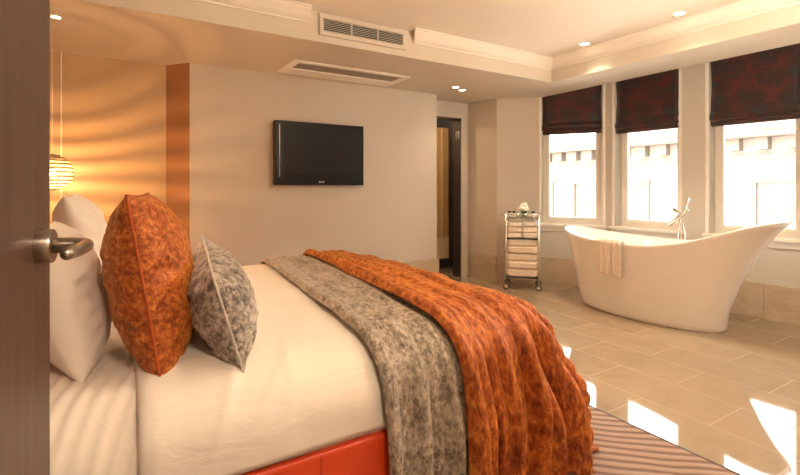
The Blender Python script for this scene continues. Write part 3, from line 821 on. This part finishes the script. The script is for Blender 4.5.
def towel_mesh(w, d, h, seed, layers=2):
    bm = BM(); nx, na = 14, 36
    rings = []
    for i in range(nx + 1):
        x = (i / nx - .5) * w; ring = []
        endk = 1 - .10 * (abs(i / nx - .5) * 2) ** 8
        for k in range(na):
            a = 2 * PI * k / na; c, s = math.cos(a), math.sin(a)
            y = math.copysign(abs(c) ** .32, c) * d / 2 * endk; z = math.copysign(abs(s) ** .4, s) * h / 2 * endk
            g = 1 - .05 * math.exp(-(math.sin(a * layers) / .25) ** 2) if abs(c) > .5 else 1
            y *= g; y += .006 * nz(x * 12, a, seed); z += .005 * nz(x * 9, a + 3, seed) + .004 * nz(x * 5, 0, seed) * s
            ring.append(bm.verts.new((x, y, z + h / 2)))
        rings.append(ring)
    for A, B in zip(rings, rings[1:]):
        for k in range(na): bm.faces.new((A[k], A[(k + 1) % na], B[(k + 1) % na], B[k]))
    bm.faces.new(rings[0]); bm.faces.new(rings[-1][::-1])
    return bm
def place_towel(lx, ly, z, w, d, h, seed, lab, grp, rz=0):
    bm = towel_mesh(w, d, h, seed)
    p = MT @ Vector((lx, ly, z))
    o = obj('folded_towel', bm, 'towel', None, local=True, smooth=True, loc=tuple(p), rotz=ang + rz)
    return tag(o, lab, 'towel', grp)
pos3 = ['bottom', 'middle', 'topmost']
for k in range(3):
    place_towel(-.086, .13, .606 + k * .064, .162, .25, .063, k + 1, 'small folded towel, %s of the left pile on the upper trolley shelf' % pos3[k], 'small towels on the upper shelf', .015 * (k - 1))
for k in range(3):
    place_towel(.086, .13, .606 + k * .067, .162, .25, .066, k + 11, 'small folded towel, %s of the right pile on the upper trolley shelf' % pos3[k], 'small towels on the upper shelf', -.015 * (k - 1))
z = .150; nm = ['lowest', 'second from the bottom', 'middle', 'second from the top', 'topmost']
for k, (h_, w_) in enumerate(((.095, .35), (.09, .345), (.088, .355), (.085, .345), (.075, .33))):
    place_towel(.0 + .003 * (k % 2), .135, z, w_, .27 + .02 * (k % 2), h_, 20 + k, 'large folded bath towel, %s of the pile on the bottom trolley shelf' % nm[k], 'bath towels on the bottom shelf', .02 * (-1) ** k); z += h_ + .001

def small(name, prof, lx, ly, lab, cat, mat, capmat=None, z=.850, grp=None):
    p = MT @ Vector((lx, ly, z)); t = thing(name, lab, cat, tuple(p), 0, grp)
    bm = BM(); lathe(bm, prof[0], 20); obj('body' if name != 'vase' else 'glass_body', bm, mat, t, local=True, smooth=True)
    if len(prof) > 1: bm = BM(); lathe(bm, prof[1], 20); obj('cap', bm, capmat, t, local=True, smooth=True)
jar = ([(.001, 0), (.022, 0), (.023, .003), (.023, .045), (.020, .05), (.001, .05)], [(.001, .05), (.0215, .05), (.0215, .07), (.019, .072), (.001, .072)])
small('toiletry_jar', jar, -.15, .09, 'tiny dark-capped jar at left end of the trolley top', 'jar', 'cream_label', 'bottle_dark', grp='toiletry jars on the trolley top')
small('toiletry_jar', jar, -.095, .08, 'tiny dark-capped jar just left of the white flowers', 'jar', 'cream_label', 'bottle_dark', grp='toiletry jars on the trolley top')
small('toiletry_jar', jar, .125, .08, 'tiny dark-capped jar right of the white flowers', 'jar', 'cream_label', 'bottle_dark', grp='toiletry jars on the trolley top')
p = MT @ Vector((.02, .10, .850)); t = thing('vase', 'small clear glass vase on the trolley top', 'vase', tuple(p))
bm = BM(); lathe(bm, [(.024, .002), (.026, .004), (.032, .05), (.036, .075), (.034, .075), (.030, .05), (.022, .008), (.001, .007)], 24, cap=False); obj('glass_body', bm, 'shelf_glass', t, local=True, smooth=True)
t = thing('flower_bunch', 'bunch of white roses in the vase on the trolley', 'flowers', (p.x, p.y, p.z + .07))
for i, (dx, dy, dz, r) in enumerate(((0, 0, .068, .042), (-.035, .01, .035, .031), (.035, .012, .04, .031), (.008, .035, .045, .03), (-.01, -.028, .03, .03), (.03, -.022, .022, .025))):
    bm = BM(); bmesh.ops.create_icosphere(bm, subdivisions=3, radius=r)
    for v_ in bm.verts:
        a = math.atan2(v_.co.y, v_.co.x); rr_ = math.hypot(v_.co.x, v_.co.y)
        v_.co *= 1 + .16 * math.sin(a * 3 + v_.co.z * 90 + i) ; v_.co.z *= .85
        if v_.co.z > 0: v_.co.z -= .35 * max(0, r * .45 - rr_)
        v_.co += Vector((dx, dy, dz))
    obj('rose', bm, 'petal', t, local=True, smooth=True)
for i in range(4):
    a = i * 1.6 + .4; bm = BM()
    def f_(u, v, a=a): w_ = .012 * math.sin(u * PI); rr_ = .012 + u * .05; return Vector((math.cos(a) * rr_ - math.sin(a) * (v - .5) * 2 * w_, math.sin(a) * rr_ + math.cos(a) * (v - .5) * 2 * w_, .01 + .012 * math.sin(u * 2.5)))
    grid(bm, f_, 6, 2); lf = obj('leaf', bm, 'leaf', t, local=True, smooth=True); solid(lf, .001, 0)
bm = BM()
for i in range(5): tube(bm, [(.004 * math.cos(i), .004 * math.sin(i), -.055), (.02 * math.cos(i * 1.3), .02 * math.sin(i * 1.3), .03)], .0018, 6)
obj('stem', bm, 'leaf', t, local=True)

# ------------------------------------------------------------------ lantern
LX, LY, LZ, LR = -.395, 4.2, 1.318, .128
t = thing('pendant_lantern', 'glowing round ribbed paper lantern hanging beside the bed', 'pendant lamp', (LX, LY, LZ))
bm = BM(); NR = 13
for k in range(NR):
    a = -PI / 2 + PI * (k + .5) / NR
    r_ = LR * math.cos(a); z_ = LR * math.sin(a)
    tube(bm, [(LX + r_ * math.cos(2 * PI * j / 40), LY + r_ * math.sin(2 * PI * j / 40), LZ + z_) for j in range(40)], .0058, 6, closed=True)
obj('rib', bm, 'lantern_rib', t, smooth=True)
bm = BM()
lathe(bm, [(LR * .985 * math.cos(-PI / 2 + PI * k / 26 * .96 + .06), LR * .985 * math.sin(-PI / 2 + PI * k / 26 * .96 + .06)) for k in range(27)], 48, Matrix.Translation((LX, LY, LZ)), cap=False)
obj('paper_shade', bm, 'lantern_paper', t, smooth=True)
bm = BM(); bmesh.ops.create_uvsphere(bm, u_segments=16, v_segments=10, radius=.022); bm.transform(Matrix.Translation((LX, LY, LZ))); obj('bulb', bm, 'bulb_glow', t, smooth=True)
bm = BM(); tube(bm, [(LX, LY, LZ + .02), (LX, LY, SOF)], .003, 6); lathe(bm, [(.001, LZ + .02), (.014, LZ + .02), (.014, LZ + .06), (.001, LZ + .06)], 12, Matrix.Translation((LX, LY, 0))); obj('cord', bm, 'cord', t)
l = bpy.data.lights.new('lantern_lamp', 'POINT'); l.energy = 23; l.color = (1, .50, .18); l.shadow_soft_size = .012
lo = bpy.data.objects.new('lantern_lamp', l); C.objects.link(lo); lo.parent = t; lo.location = (0, 0, -.03)

# ------------------------------------------------------------------ outside
bm = BM(); box(bm, 5.7, 60, -40, 50, -6.2, -6); g = struct('ground', bm, 'asphalt')
bd = thing('building', 'pale stone building with dentil cornice across the street', 'building', (18, 6, -6))
FX = 18
bm = BM(); box(bm, FX, FX + 6, -14, 24, -6, 3.5); obj('wall', bm, 'far_stone', bd)
bm = BM(); box(bm, FX - .5, FX, -14, 24, 2.82, 3.0, bev=.04); box(bm, FX - .35, FX, -14, 24, 3.0, 3.2); box(bm, FX - .15, FX, -14, 24, 2.1, 2.3); obj('cornice', bm, 'far_trim', bd)
y = -8
while y < 22:
    bm = BM(); box(bm, FX - .32, FX, y, y + .34, 2.42, 2.82); obj('dentil', bm, 'far_trim', bd); y += .80
bm = BM(); box(bm, FX - .14, FX, -14, 24, -.55, -.38); box(bm, FX - .1, FX, -14, 24, -.75, -.68); obj('string_course', bm, 'far_trim', bd)
for k in range(12):
    y0 = -8.3 + k * 2.35
    for (z0, z1) in ((-.38, 1.35), (-3.6, -1.5)):
        f = BM(); box(f, FX - .1, FX + .02, y0 - .15, y0 + 1.15, z1, z1 + .16); box(f, FX - .1, FX + .02, y0 - .12, y0, z0, z1); box(f, FX - .1, FX + .02, y0 + 1.0, y0 + 1.12, z0, z1)
        box(f, FX - .06, FX, y0, y0 + 1, (z0 + z1) / 2 - .03, (z0 + z1) / 2 + .03)
        fo = obj('window', f, 'far_trim', bd)
        f = BM(); box(f, FX - .03, FX - .01, y0, y0 + 1.0, z0, z1); obj('window_pane', f, 'far_glass', fo)

# ------------------------------------------------------------------ light
w = bpy.data.worlds.new('World'); sc.world = w; w.use_nodes = True
bg = w.node_tree.nodes['Background']; bg.inputs['Color'].default_value = (1, .96, .91, 1); bg.inputs['Strength'].default_value = 5.4
s = bpy.data.lights.new('sun', 'SUN'); s.energy = 3; s.angle = .05; s.color = (1, .93, .82)
so = bpy.data.objects.new('sun', s); C.objects.link(so); so.rotation_euler = Vector((-.80, .25, .85)).to_track_quat('Z', 'Y').to_euler()
for (A, B, s0, s1) in ((P[1], P[2], .012, .72), (P[2], P[3], .11, .83), (P[3], P[4], .15, .87), (P[4], P[5], .05, .72), (P[5], P[6], .04, .56)):
    M, L = facet_matrix(A, B)
    pl = bpy.data.lights.new('window_portal', 'AREA'); pl.shape = 'RECTANGLE'; pl.size = s1 - s0 + .1; pl.size_y = 1.8
    pl.cycles.is_portal = True
    po = bpy.data.objects.new('window_portal', pl); C.objects.link(po)
    nrm = M.to_3x3() @ Vector((0, 1, 0))
    c = M @ Vector(((s0 + s1) / 2, -.22, 1.6)); po.location = c
    po.rotation_euler = nrm.to_track_quat('-Z', 'Y').to_euler()

# ------------------------------------------------------------------ camera
cam = bpy.data.cameras.new('Camera'); co = bpy.data.objects.new('Camera', cam); C.objects.link(co)
co.location = (0, 0, H); co.rotation_euler = (PI / 2, 0, -math.radians(31.6))
cam.sensor_width = 36; cam.lens = 462 / 800 * 36; cam.shift_y = -(237.5 - 187) / 800; cam.clip_start = .02
sc.camera = co
sc.view_settings.view_transform = 'Standard'; sc.view_settings.look = 'None'; sc.view_settings.gamma = 1
sc.view_settings.use_curve_mapping = False; sc.view_settings.exposure = 1.27
sc.cycles.max_bounces = 10; sc.cycles.diffuse_bounces = 6; sc.cycles.transparent_max_bounces = 12
sc.cycles.sample_clamp_indirect = 6
